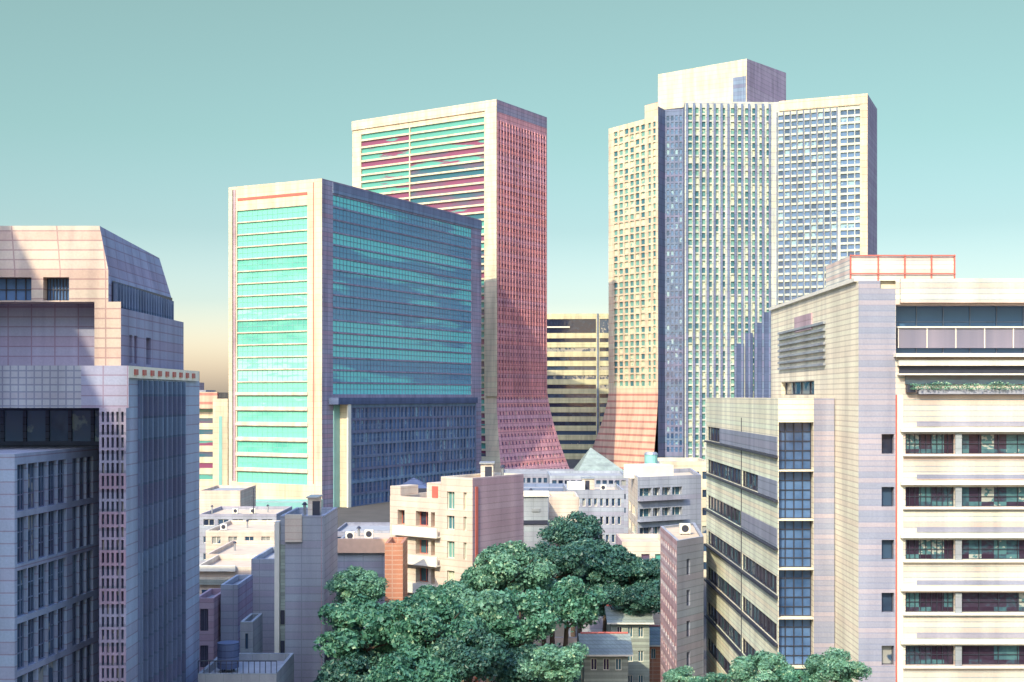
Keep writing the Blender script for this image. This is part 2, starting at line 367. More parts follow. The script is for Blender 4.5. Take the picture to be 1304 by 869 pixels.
# ================================================================== LEFT TOWER (crowned, violet grey)
def left_tower():
    b = Bld('office_tower', (-46, 106, 0), 'violet-grey tower with a sloping cream crown, filling the left edge', 'office tower')
    w = b.wall('crown')
    # crown: rings (z, xright, yfront, yback)
    rings = [(49.6, -32.8, 100.0, 119.0, 1.2), (45.7, -31.9, 99.6, 118.4, .5), (43.5, -31.7, 99.4, 118.2, 0)]
    XL = -64
    cr = b.wall('crown')
    # front of the crown with two openings
    F = b.face((XL, 99.6), (-32.0, 99.6), 43.5, 46.0, 'crown', [(X(-60, 99.6)-XL, X(40, 99.6)-XL), (X(55, 99.6)-XL, X(88, 99.6)-XL)], [(43.6, 45.45)], .9, 'g_blue', frames=(8, 2, .08, 'rail'))
    cr.quad((XL, 99.6, 46.0), (-32.0, 99.6, 46.0), (-32.9, 100.2, 49.6), (XL, 100.2, 49.6))
    # right slope of the crown
    sd_ = b.wall('violet')
    sd_.quad((-32.0, 99.6, 45.0), (-32.0, 118.4, 45.0), (-32.9, 117.2, 48.9), (-32.9, 100.2, 49.6))
    sd_.poly([(-32.0, 99.6, 46.0), (-32.9, 100.2, 49.6), (-32.0, 99.6, 45.0)])
    b.face((-32.0, 99.6), (-32.0, 118.4), 43.0, 45.0, 'violet')
    r = MB(); r.poly([(XL, 100.2, 49.6), (-32.9, 100.2, 49.6), (-32.9, 117.2, 48.9), (XL, 117.2, 48.9)]); b.part('roof', r, 'roofgrey')
    # louvre strip standing proud on the right slope
    lv = MB(); F = frame((-31.95, 100.6), (-31.95, 118.0))
    for k in range(22): lv.obox(F, k*.79, k*.79+.34, 43.25-.012*k, 45.15-.012*k, .03, .32)
    b.part('louvre', lv, 'bluespan'); lb = MB(); lb.obox(F, -.2, 17.5, 43.15, 45.25, .004, .03); b.part('louvre_backing', lb, 'rail')
    # middle storey, set back under the crown, corner pier in front
    b.face((XL, 102.0), (-33.1, 102.0), 38.4, 43.5, 'violet')
    so_ = b.wall('crown'); so_.quad((XL, 99.6, 43.5), (XL, 102.0, 43.5), (-33.1, 102.0, 43.5), (-33.1, 99.6, 43.5))
    b.face((-33.1, 99.6), (-31.0, 99.6), 38.4, 43.5, 'crown')
    b.face((-33.1, 102.0), (-33.1, 99.6), 38.4, 43.5, 'violet')
    F = b.face((-31.0, 99.6), (-31.0, 118.6), 38.4, 43.0, 'violet', [(2.2, 3.0), (3.5, 4.4), (6.9, 8.3)], [(38.7, 41.0)], .5, 'g_dark', frames=(1, 2, .08, 'rail'))
    sd_.quad((-31.0, 99.6, 43.0), (-31.0, 118.6, 43.0), (-32.0, 118.4, 43.0), (-32.0, 99.6, 43.0))
    # projecting tile band
    b.face((XL, 98.0), (-33.6, 98.0), 35.1, 38.4, 'tileband'); b.face((-33.6, 98.0), (-29.9, 98.0), 35.1, 38.4, 'violet')
    b.face((-29.9, 98.0), (-29.9, 120.0), 37.45, 38.4, 'paleband'); w2 = b.wall('violet')
    w2.quad((XL, 98, 38.4), (-29.9, 98, 38.4), (-29.9, 120, 38.4), (XL, 120, 38.4))
    w2.quad((XL, 98, 35.1), (XL, 106, 35.1), (-32.2, 106, 35.1), (-32.2, 98, 35.1))
    dn = MB(); F = frame((-29.9, 98.0), (-29.9, 120.0))
    for k in range(9):
        dn = MB(); dn.obox(F, 1.4+k*2.25, 2.2+k*2.25, 37.7, 38.15, .003, .12); b.part('cornice_block', dn, 'redtrim')
    # right face below: piers and window strips
    b.face((-30.1, 98.0), (-30.1, 121.0), 0, 37.45, 'pier', even(3.3, 16.6, 9, .72), [(35.2, 37.3)]+floors(34.6, 3.9, 3.4, 9), .45, 'g_dark', frames=(1, 3, .09, 'rail'))
    fins = MB(); F = frame((-30.1, 98), (-30.1, 121))
    for k in range(10): fins.obox(F, 3.1+k*1.48, 3.35+k*1.48, 1, 37.3, .003, .35)
    b.part('pier', fins, 'bluespan')
    # dense front strip
    b.face((-32.2, 98.0), (-30.1, 98.0), 0, 35.1, 'purplepier', even(.1, 2.0, 5, .5), floors(34.8, 1.0, .8, 34), .3, 'g_dark')
    b.face((-32.2, 106.0), (-32.2, 98.0), 0, 35.1, 'violet')
    b.face((XL, 106.0), (-32.2, 106.0), 0, 35.1, 'darkclad', even(0, 30.5, 16, .85), [(32.2, 34.8)], .2, 'g_blue')
    # lower block with skewed right wall
    P = [(-64, 91.7), (-36.3, 91.7), (-34.9, 105.9), (-64, 105.9)]
    b.face(P[0], P[1], 0, 31.8, 'pier')
    b.face(P[1], P[2], 0, 31.8, 'pier', even(.3, 8.5, 5, .9)+even(9.4, 13.4, 3, .9), floors(31.0, 3.9, 3.45, 8), .35, 'g_dark', frames=(3, 3, .08, 'bluespan'))
    b.wall('tileband').poly([(x, y, 31.8) for x, y in P])
    # back
    b.face((-30.1, 121), (XL, 121), 0, 38.4, 'violet'); b.face((-32, 118.4), (XL, 118.4), 38.4, 45, 'violet'); b.wall('violet').quad((-32.9, 117.2, 48.9), (XL, 117.2, 48.9), (XL, 118.4, 45), (-32, 118.4, 45))
    b.face((XL, 121), (XL, 92), 0, 49.6, 'violet')
    b.done()
left_tower()
# neighbour that throws its shade over the left tower, out of the picture
b = Bld('neighbour_tower', (-80, 30, 0), 'tall grey office slab outside the left edge of the view, nearest the viewpoint', 'office tower')
P = [(-100, -12), (-62.8, -12), (-62.8, 66), (-100, 66)]
for k in range(4):
    b.face(P[k], P[(k+1) % 4], 0, 89.6, 'bluegrey', even(1, frame(P[k], P[(k+1) % 4]).L-1, 3, .96), floors(87, 4.1, 2.3, 20), .3, 'g_blue')
b.roof(P, 89.6); b.done()

# ================================================================== TEAL GLASS TOWER
def rot(d, L, O): return (O[0]+d[0]*L, O[1]+d[1]*L)
def teal_tower():
    N = (-60.5, 400.0); u = (-.889, .457); v = (.457, .889)
    Lc = rot(u, 37.8, N); Rc = rot(v, 106, N); Bc = rot(u, 37.8, Rc); T = 105.4
    b = Bld('glass_tower', (N[0], N[1], 0), 'cream-framed office tower with a bright teal glass front and dark blue glass flank', 'office tower')
    up = [(36.6+4.05*k+.30, 36.6+4.05*k+4.05-.05) for k in range(15)]
    lo = [(36.2-5.0*k-3.6, 36.2-5.0*k) for k in range(6)]
    S = lambda px: (px-291)/(410-291)*37.8
    F = b.face(Lc, N, 0, T, 'cream', [(S(302), S(392))], up+lo, .45, 'g_teal', frames=(14, 2, .12, 'teal'))
    ch = MB(); ch.obox(F, S(296), S(297.6), 8, T-1, .003, .06); b.part('groove_trim', ch, 'rail')
    ch = MB(); ch.obox(F, S(297.8), S(300.5), 8, T-1, .004, .25); b.part('corner_trim', ch, 'pinkside')
    ch = MB(); ch.obox(F, S(399), S(400), 8, T-1, .003, .08); b.part('groove_trim', ch, 'redtrim')
    ch = MB(); ch.obox(F, S(303), S(392), 100.6, 101.5, .003, .12); b.part('sign_strip', ch, 'redtrim')
    for zz in lo[:]:
        l = MB(); l.obox(F, S(301), S(392.8), zz[1]+.25, zz[1]+1.15, .003, .35); b.part('ledge', l, 'spandrel')
    # flank
    def rf(c, r): return .30+.24*random.random()
    G = b.face(N, Rc, 0, T, 'purplepier', [(6, 98)], [(36.4+4.05*k+.2, 36.4+4.05*k+3.85) for k in range(16)], .2, 'g_reflect', frames=(46, 2, .14, 'bluespan'), rndf=rf)
    hd = MB(); hd.obox(G, 5.8, 106, 101.6, T-.5, .003, .25); b.part('header_band', hd, 'bluespan')
    b.face(Rc, Bc, 0, T, 'purplepier'); b.face(Bc, Lc, 0, T, 'purplepier')
    b.roof([Lc, N, Rc, Bc], T, wallkey='cream')
    # lower annex in front of the flank
    nn = (.889, -.457)
    a0 = rot(nn, 3.2, rot(v, 9.5, N)); a1 = rot(nn, 3.2, rot(v, 96, N)); i0 = rot(v, 9.5, N); i1 = rot(v, 96, N)
    b.face(i0, a0, 0, 33.4, 'cream'); A = b.face(a0, a1, 0, 33.4, 'bluespan', even(2.6, 86, 34, .72), floors(32.2, 4.1, 3.3, 8), .4, 'g_blue', frames=(2, 2, .14, 'bluespan'))
    b.face(a1, i1, 0, 33.4, 'bluespan'); b.wall('bluespan').quad((*i0, 33.4), (*a0, 33.4), (*a1, 33.4), (*i1, 33.4))
    cp = MB(); cp.obox(A, -.3, 1.4, 0, 33.6, .004, .5); b.part('corner_pier', cp, 'pale')
    cp = MB(); cp.obox(A, -6, 86.5, 33.42, 35.6, -3.15, .7); b.part('canopy', cp, 'darkclad')
    cp = MB(); cp.obox(G, 6.2, 9.4, 0, 33.2, .004, .3); b.part('side_glazing', cp, 'teal')
    b.done()
teal_tower()

# ================================================================== RED FLANKED TOWER
def red_tower():
    N = (-6.5, 522.0); u = (-.84, .5426); v = (.5426, .84)
    Lc = rot(u, 77.6, N); Rc = rot(v, 40.5, N); Bc = rot(u, 77.6, Rc); T = 159.5
    fl = lambda z: 8.5*(max(0, 40-z)/40)**1.5
    b = Bld('red_tower', (N[0], N[1], 0), 'cream-framed tower with red granite flank and flared foot, behind the teal one', 'office tower')
    zs = [2+2.5*k for k in range(16)]
    F = b.face(Lc, N, 0, T, 'creamfar', [(5, 32), (32.5, 71.5)], floors(T-6.5, 3.1, 2.3, 46), .7, 'g_red', out=fl, zsub=zs)
    pr = MB(); pr.obox(F, 72.3, 77.9, 36, T-.3, .004, .5); b.part('corner_pier', pr, 'creamfar')
    cr = MB(); cr.obox(F, .0, 72.2, T-4.2, T-.3, .004, .5); b.part('header_band', cr, 'creamfar')
    G = b.face(N, Rc, 0, T-5, 'redwall', even(1.2, 39.5, 17, .5), floors(T-9, 3.1, 1.4, 48), .3, 'g_flank', out=fl, zsub=zs)
    b.face(N, Rc, T-5, T, 'purplepier')
    b.face(Rc, Bc, 0, T, 'redwall', out=fl, zsub=zs); b.face(Bc, Lc, 0, T, 'creamfar', out=fl, zsub=zs)
    b.roof([Lc, N, Rc, Bc], T, wallkey='creamfar')
    fn = MB()
    for k in range(18): fn.obox(G, .9+k*2.25-.25, .9+k*2.25+.25, 36, T-8.5, .003, .35)
    b.part('fin', fn, 'redwall')
    b.done()
red_tower()

# ================================================================== BIG TOWER (centre right)
def big_tower():
    b = Bld('high_rise_tower', (X(950, 620), 620, 0), 'tallest tower with pale gridded wings, dark central recess and a box on its roof', 'high-rise')
    def P(px, D): return (X(px, D), D)
    T = 176.0
    p = [P(775, 636), P(838, 606), P(847, 614), P(870, 612), P(872, 596), P(987, 598), P(1105, 582), (X(1117, 612), 612), (X(1117, 612)-8, 665), (X(775, 636)+6, 690)]
    fl = lambda z: 19*(max(0, 40-z)/40)**1.4
    def flw(z): return fl(z)
    zs = [2+2.5*k for k in range(16)]
    fr = floors(T-7, 3.3, 2.5, 40)
    # left wing, flaring foot
    b.face(p[0], p[1], 38, T-4.5, 'towerA', even(3.5, 28, 6, .70)+even(29, 39.5, 3, .55), [r for r in fr if r[0] > 39], .5, 'g_green')
    F = frame(p[0], p[1]); sk = b.wall('skirt')
    for a, c in zip([38-2*k for k in range(19)], [36-2*k for k in range(19)]):
        def e(z): return 15*(max(0, 38-z)/38)**1.4
        sk.quad(F(-e(c), c, e(c)*.25), F(F.L, c, e(c)*.25), F(F.L, a, e(a)*.25), F(-e(a), a, e(a)*.25))
        q = Vector((F(-e(c), c)[0], F(-e(c), c)[1])); 
        sk.quad((p[9][0]-e(c), p[9][1], c), F(-e(c), c, e(c)*.25), F(-e(a), a, e(a)*.25), (p[9][0]-e(a), p[9][1], a))
    b.wall('towerdark').quad((*p[1], 0), (*p[2], 0), (*p[2], T), (*p[1], T))
    b.face(p[2], p[3], 0, T, 'towerdark', even(.4, 8.6, 4, .6), floors(T-3, 3.3, 2.4, 50), .3, 'g_blue')
    b.face(p[3], p[4], 0, T, 'towerdark')
    # centre
    b.face(p[4], p[5], 0, T, 'towerB', even(1, 20, 6, .60)+even(21.5, 42, 6, .66), floors(T-3.0, 3.3, 2.55, 51), .6, 'g_green')
    G = frame(p[4], p[5]); fn = MB()
    for k in range(13):
        s0 = 1.0+k*3.3; fn.obox(G, s0-.45, s0+.45, 4, T-1.0, .004, 1.1 if k % 2 else .7)
    b.part('rib', fn, 'towerdark')
    for k in range(4):  # stepped dark panels stand in for a shadow low on the centre
        dp = MB(); s0 = 24.6+k*4.3; dp.obox(G, s0, s0+3.6, 4, 76-3.3*((3-k)*1.2//1)*1.5, .004, .6); b.part('shadow_panel', dp, 'darkclad')
    # right wing
    b.face(p[5], p[6], 0, T, 'towerB', even(1.2, 29, 9, .78)+even(30.2, 43.5, 4, .88), floors(T-6.5, 3.3, 2.25, 51), .6, 'g_blue')
    H = frame(p[5], p[6]); cp = MB(); cp.obox(H, 2.0, H.L, T-4.6, T+.25, .004, .5); b.part('header_band', cp, 'towerA')
    fn = MB()
    for k in range(10): fn.obox(H, 1.0+k*3.09-.22, 1.0+k*3.09+.22, 4, T-5, .004, .8)
    b.part('rib', fn, 'bluespan')
    cp = MB(); cp.obox(H, H.L-3.4, H.L, 0, T-4.7, .004, .6); b.part('corner_pier', cp, 'towerA')
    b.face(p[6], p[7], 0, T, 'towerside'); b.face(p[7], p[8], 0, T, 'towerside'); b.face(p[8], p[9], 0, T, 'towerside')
    b.face(p[9], p[0], 38, T-4.5, 'towerA')
    rf = MB(); rf.poly([(x, y, T) for x, y in p[1:9]]+[(p[1][0], p[9][1], T)]); b.part('roof', rf, 'roofgrey')
    rf = MB(); rf.poly([(p[0][0], p[0][1], T-4.5), (p[1][0], p[1][1], T-4.5), (p[1][0], p[9][1], T-4.5), (p[9][0], p[9][1], T-4.5)]); b.part('roof', rf, 'roofgrey')
    b.face((p[1][0], p[9][1]), p[1], T-4.5, T, 'towerA')
    # stepped mass on the roof edge
    st = MB(); st.prism([P(821, 615), P(838.4, 607.5), P(839, 640), P(823, 640)], T-4.5, T+2.4); b.part('roof_step', st, 'towerA')
    # roof box
    q = [P(838, 622), P(951, 600), P(1001, 640), P(900, 675)]
    t1 = [T+10.5, T+12.2, T+14, T+10]
    zt = {0: Z(95, 622), 1: Z(75, 600), 2: Z(93, 640), 3: Z(85, 675)}
    bx = MB()
    bx.quad((*q[0], T), (*q[1], T), (*q[1], zt[1]), (*q[0], zt[0])); bx.quad((*q[3], T), (*q[0], T), (*q[0], zt[0]), (*q[3], zt[3]))
    ph = b.part('penthouse', bx, 'creamfar')
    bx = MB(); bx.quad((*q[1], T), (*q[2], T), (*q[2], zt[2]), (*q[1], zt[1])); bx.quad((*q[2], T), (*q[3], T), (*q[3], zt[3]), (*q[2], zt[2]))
    bx.poly([(*q[k], zt[k]) for k in (0, 1, 2)]); bx.poly([(*q[k], zt[k]) for k in (0, 2, 3)])  # mauve against the cream face paints in this flank's shade
    b.part('penthouse', bx, 'towerside', 'flank of the roof box with its shade painted in as mauve')
    K = frame(q[0], q[1]); gd = MB(); gd.obox(K, K.L-6.8, K.L-.4, T+.5, T+13, .004, .3); b.part('service_panel', gd, 'bluespan')
    gd = MB(); gd.obox(K, 2, K.L-8, T+.2, T+1.5, .004, .6); b.part('gutter', gd, 'rail')
    b.done()
big_tower()

# ================================================================== RIGHT BUILDING
def right_building():
    b = Bld('office_block', (36, 112, 0), 'large cream office block filling the right side, with ribbon windows and a stepped left wing', 'office block')
    D = 95.0; XR = 47.5; top = 44.75
    pts = [(26.2, D), (29.0, D), (XR, D), (XR, 128), (26.4, 128)]
    mu = (1, 1, .05, 'rail')
    # corner strip with small windows; its grey is painted-in shade
    rows = floors(33.15, 4.0, 1.5, 8)
    # top terrace: recess between z 39.3 and 43.0 ; second slot
    A, B = (29.0, D), (XR, D)
    zt, zb = Z(388, D), Z(450, D)
    s0, s1 = Z(471, D), Z(489, D)
    b.face((26.2, D), (27.85, D), 0, top, 'rgrey')
    b.face((27.85, D), (29.0, D), 0, top-.6, 'rgrey', [(.1, 1.05)], rows, .5, 'g_dark', frames=mu)
    F = b.face(A, B, 34.0, top, 'rfront', [(.02, F_L(A, B)-.02)], [(zb, zt)], 1.6, 'g_recess', frames=(9, 3, .05, 'bluespan'), wname='terrace_glazing')
    # curtained strip in the recess
    cs = MB(); cs.obox(F, .5, 18.3, Z(443, D)+.02, Z(417, D), -1.4, -1.1); o = b.part('curtain_window', cs, 'curtain')
    fb = MB()
    for k in range(9): fb.obox(F, .5+k*2.2, .56+k*2.2, Z(443, D)+.02, Z(417, D), -1.098, -1.02)
    fb.obox(F, .4, 18.4, Z(417, D)+.003, Z(417, D)+.12, -1.4, -.95); fb.build('window_frame', M['pale'], o)
    # main ribbons, wall below the planter terrace
    G = b.face(A, B, 0, 34.0, 'rfront', [(.75, 4.5), (4.98, F_L(A, B)-.3)], rows, .45, 'g_ribbon', frames=(9, 2, .04, 'rail'))
    # mid piers
    pr = MB()
    for r in rows: pr.obox(G, 4.50, 4.98, r[0]-.02, r[1]+.02, .003, .10)
    b.part('pier', pr, 'greybox')
    for k, r in enumerate(rows):
        l = MB(); l.obox(G, .3, 18.5, r[1]+.18, r[1]+.42, .003, .42); b.part('ledge', l, 'pale')
        l = MB(); l.obox(G, .5, 18.5, r[0]-.16, r[0]-.03, .003, .30); b.part('sill', l, 'pale')
        l = MB(); l.obox(G, 1.6, 18.5, r[1]+.60, r[1]+.95, .003, .06); b.part('groove_shade', l, 'rgrey')  # grey strip paints the shading of a recessed groove
    # upper ledges over the second slot
    for (y0, y1, dd, mt) in ((451, 455, .75, 'pale'), (459, 466, .5, 'rfront'), (476, 478, .6, 'pale')):
        l = MB(); l.obox(F, -.15 if dd > .6 else .1, 18.5, Z(y1, D), Z(y0, D), .003, dd); b.part('ledge', l, mt)
    l = MB(); l.obox(F, .25, 18.5, Z(475.8, D), Z(466.4, D), .003, .12); b.part('dark_fascia', l, 'rail')
    l = MB(); l.obox(F, .7, 18.5, Z(489.5, D), Z(478.4, D), .003, .16); b.part('dark_fascia', l, 'g_room')
    l = MB(); l.obox(F, 1.6, 18.5, Z(502, D), Z(496, D), .003, .55); b.part('planter', l, 'bluegrey')
    l = MB(); l.obox(F, .75, 1.35, Z(500, D), Z(490, D), .003, .5); b.part('vent', l, 'rail')
    l = MB(); l.obox(G, .0, .1, 2, Z(503, D), .003, .06); b.part('groove_trim', l, 'redtrim')
    l = MB(); l.obox(G, .12, .55, 2, Z(503, D), .003, .10); b.part('corner_trim', l, 'pale')
    # parapet
    l = MB(); l.obox(F, .3, 18.5, Z(386, D), top+.12, .003, .35); b.part('parapet', l, 'rfront')
    # left face (main) and its details
    Ls, Le = (26.4, 128), (26.2, D)
    def S(px):    # distance along the face from the far end for a picture column
        y = 26.3*FPX/(px-CX); return 128-y
    b.face(Ls, Le, 0, top, 'rcream', [(S(994), S(1037))], [(Z(503, 116), Z(486, 116))], .5, 'g_dark', frames=(4, 1, .08, 'rail'))
    H = frame(Ls, Le)
    lv = MB()
    for k in range(7): lv.obox(H, S(992), S(1052), 38.6+k*.58, 38.8+k*.58, .003, .22)
    b.part('louvre', lv, 'greybox')
    hf = MB(); hf.obox(H, S(1013), S(1035), 41.9, 43.3, .003, .15); b.part('hatch', hf, 'pinkside')
    l = MB(); l.obox(H, .0, 32.6, top-.02, top+.25, -.3, .22); b.part('parapet', l, 'pale')
    # left wing
    wf, wn_, wz = (21.5, 139.0), (21.6, 102.0), 35.85
    wp = [wf, wn_, (26.18, 102.0), (26.18, 139.0)]
    K = b.face(wf, wn_, 0, wz, 'wing', [(1.0, 20.6), (21.4, 36.6)], [(z, z+1.5) for z in (31.2, 27.6, 23.7, 19.8, 15.9, 12.0, 8.1)], .16, 'g_ribbon', frames=(10, 1, .07, 'rail'))
    for z, s0_, s1_ in ((31.2, 9, 36.8), (23.7, 21.2, 36.8), (27.6, 29, 36.8)):
        l = MB(); l.obox(K, s0_, s1_, z, z+1.5, .004, .06); b.part('grey_panel', l, 'slate')
    for z in (31.2, 27.6, 23.7, 19.8, 15.9, 12.0):
        l = MB(); l.obox(K, .2, 37, z-.22, z-.05, .003, .3); b.part('ledge', l, 'rail')
    l = MB(); l.obox(K, 21.0, 21.12, 5, 34, .003, .06); b.part('groove_trim', l, 'rail')
    b.face(wn_, (24.5, 102), 0, wz, 'rcream', [(.05, 2.88)], [(33.9-4*k-3.88, 33.9-4*k) for k in range(8)], .9, 'g_blue', frames=(4, 5, .07, 'rail'), rndf=lambda c, r: .25+.2*random.random())
    b.face((24.5, 102), (26.18, 102), 0, wz, 'rgrey')
    b.face((26.18, 139), wf, 0, wz, 'rcream'); b.roof(wp, wz, wallkey='rcream')
    b.roof(pts, top, wallkey='rcream'); b.face((XR, D), (XR, 128), 0, top, 'rfront'); b.face((XR, 128), (26.4, 128), 0, top, 'rcream')
    # penthouse with red framing
    q = [(X(1082, 118), 118), (X(1216, 118), 118), (X(1216, 118), 127), (X(1082, 118), 127)]
    zp = Z(326, 118)
    for k in range(4): b.face(q[k], q[(k+1) % 4], top-.6, zp, 'rfront')
    pe = MB(); pe.poly([(*c, zp) for c in q]); b.part('penthouse_roof', pe, 'pale')
    Q = frame(q[0], q[1]); rb = MB()
    for s_ in (0, 2.6, 5.1, 7.6, Q.L-.12): rb.obox(Q, s_, s_+.12, top-.5, zp+.1, .003, .14)
    for z in (top+1.2, top+2.7, zp-.05): rb.obox(Q, 0, Q.L, z, z+.12, .145, .2)
    b.part('penthouse_frame', rb, 'redtrim')
    b.done()
def F_L(A, B): return (Vector(B)-Vector(A)).length
right_building()

# ================================================================== generic box buildings
def oriented(px0, px1, D, ang=0, depth=14):
    """front edge from picture column px0 to px1, nearest at D, turned by ang degrees (positive = right end farther)"""
    t = math.tan(R(ang)); A = (X(px0, D), D)
    # B on ray px1 : x=k*y ; and y = D + (x-xa)*t
    k = (px1-CX)/FPX; xb = k*(D-A[0]*t)/(1-k*t); B = (xb, D+(xb-A[0])*t)
    u = Vector((B[0]-A[0], B[1]-A[1])).normalized(); n = Vector((-u.y, u.x))
    return [A, B, (B[0]+n.x*depth, B[1]+n.y*depth), (A[0]+n.x*depth, A[1]+n.y*depth)]
def block(name, label, cat, px0, px1, ytop, D, mat='white', side=None, ang=0, depth=14, cols=0, frac=.6, fh=3.3, wh=1.5, z1off=1.2, gm='g_dark', frames=None, roofm='roofgrey', side_cols=0, group=None, z=None, roof=True, maxf=14, par=.7):
    P = oriented(px0, px1, D, ang, depth); T = Z(ytop, D) if z is None else z
    b = Bld(name, ((P[0][0]+P[2][0])/2, (P[0][1]+P[2][1])/2, 0), label, cat, group)
    nf = max(1, min(maxf, int((T-1)/fh))); rows = floors(T-z1off, fh, wh, nf)
    L = F_L(P[0], P[1])
    b.face(P[0], P[1], 0, T, mat, even(.4, L-.4, cols, frac) if cols else (), rows, .25, gm, frames=frames)
    for k in (1, 2, 3):
        Lk = F_L(P[k], P[(k+1) % 4])
        b.face(P[k], P[(k+1) % 4], 0, T, side or mat, even(.5, Lk-.5, side_cols, frac) if side_cols and k != 2 else (), rows, .25, gm)
    if roof: b.roof(P, T, roofm, wallkey=mat, par=par)
    b.P = P; b.T = T
    return b

# far striped block between the towers
b = block('office_block', 'distant yellow-green block with horizontal bands, seen in the gap between the two tall towers', 'office block', 690, 790, 400, 720, 'yellowgreen', ang=-4, depth=50)
b.walls['yellowgreen'] = MB(); b.panes = []
P = b.P; T = b.T
b.face(P[0], P[1], 0, T, 'yellowgreen', [(1, 31), (33, 44)], [(T-11, T-3)]+floors(T-14, 5.3, 2.3, 13), .4, 'g_dark')
for k in (1, 2, 3): b.face(P[k], P[(k+1) % 4], 0, T, 'yellowgreen')
b.roof(P, T, wallkey='yellowgreen')
Fq = frame(P[0], P[1]); l = MB(); l.obox(Fq, 31.6, 32.4, 2, T, .004, .5); b.part('rib', l, 'bluespan'); l = MB(); l.obox(Fq, 1.5, 16, T-8.0, T-7.2, .004, .3); b.part('railing', l, 'pale')
b.done()
# pink striped block far left
b = block('office_block', 'small distant pinkish striped block between the left tower and the teal one', 'office block', 246, 276, 500, 470, 'creamfar', 'creamfar', 0, 20, 1, .8, 4.2, 1.9, gm='g_red'); 
l = MB(); Fq = frame(b.P[0], b.P[1]); l.obox(Fq, -3.4, 9.6, b.T-6, b.T+.15, .05, 2.6); b.part('roof_screen_or_sunlit_patch', l, 'skirt'); b.done()
b = block('building', 'narrow cream building with a teal stripe right beside the teal tower foot', 'building', 271, 290, 508, 430, 'cream', depth=16); l = MB(); Fq = frame(b.P[0], b.P[1]); l.obox(Fq, 2.1, 3.2, 1, b.T-6, .004, .1); b.part('glazing_strip', l, 'teal'); b.done()
for i, (x0, x1, yt, D, lab) in enumerate([(232, 262, 497, 900, 'hazy far block left of the pink striped one'), (226, 248, 487, 980, 'slim far tower showing over the low roofs at left'), (700, 745, 488, 1100, 'farthest pale block low in the gap between towers')]):
    block('distant_building', lab, 'building', x0, x1, yt, D, 'bluegrey' if i != 1 else 'pinkside', depth=30, cols=5, fh=4, wh=2, group='far buildings on the horizon').done()

# flat cream building at the foot of the teal tower
block('building', 'low cream building left of the teal tower foot, above dark openings', 'building', 254, 306, 625, 330, 'white', depth=20, cols=3, frac=.7, fh=8, wh=3.0, z1off=6.0).done()
b = block('podium', 'teal glazed entrance block under the front of the teal tower', 'building', 292, 404, 640, 384, 'teal', depth=12, cols=5, frac=.8, fh=5, wh=2.6, gm='g_teal', frames=(3, 1, .12, 'pale'))
b.done()

# long mauve roofs, lower left
M_ = 'bluegrey'
def steps():
    specs = [
     ('building', 'blue-grey low block with a thin dark roof line, behind the stepped cream roofs', 254, 352, 655, 250, 'bluegrey', 5, .75),
     ('building', 'long pale block with four small windows, second roof below the cream one', 262, 352, 676, 215, 'white', 4, .55),
     ('building', 'stepped cream roof block directly beneath the long pale block', 262, 338, 706, 188, 'white', 4, .5),
    ]
    for nm, lab, x0, x1, yt, D, mt, c, fr in specs:
        b = block(nm, lab, 'building', x0, x1, yt, D, mt, depth=18, cols=c, frac=fr, fh=3.4, wh=1.3, z1off=1.0, roofm='rooftan', frames=(2, 1, .08, 'pale'))
        b.done()
steps()
# cream gabled house, front left, with grey flank
b = block('house', 'cream house lit by the sun with a slanting shadow, right of the left tower', 'house', 248, 320, 722, 158, 'white', 'bluegrey', 0, 12, 0, roofm='rooftan')
b.face(b.P[0], b.P[1], 0, .01, 'white')
Fq = frame(b.P[0], b.P[1])
for s_, z_ in ((.9, 10.2), (.9, 6.9)):
    l = MB(); l.obox(Fq, s_, s_+1.6, z_, z_+1.5, .004, .08); o = b.part('window', l, 'g_dark'); l = MB(); l.obox(Fq, s_-.1, s_+1.7, z_-.15, z_-.02, .004, .3); l.build('sill', M['pale'], o)
l = MB(); l.obox(Fq, -.2, 7.3, b.T-2.2, b.T-1.6, .004, .45); b.part('ledge', l, 'greenwall'); l = MB(); l.obox(Fq, -.2, 5.2, b.T-.5, b.T+.2, .004, .6); b.part('parapet', l, 'pale')
b.done()
b = block('building', 'grey-violet block with a dark vertical slot, between the cream house and the tall blank wall', 'building', 320, 356, 712, 150, 'bluegrey', depth=12, cols=0)
b.done()
b = block('house', 'small shuttered house with a ribbed grey front, low behind the balcony rail', 'house', 248, 272, 762, 138, 'pinkside', depth=7, cols=1, frac=.7, fh=4, wh=2.4, z1off=1.2, gm='curtain', frames=(5, 1, .06, 'rail')); b.done()
b = block('building', 'slim blue-grey stair block standing in front of the cream house', 'building', 281, 303, 745, 140, 'bluegrey', 'violet', depth=8, cols=0); b.done()
b = block('rooftop_cabin', 'small grey roof cabin with a dark edge, right of the slim stair block', 'building', 306, 322, 792, 128, 'greybox', depth=5, cols=1, frac=.6, fh=5, wh=1.6); b.done()
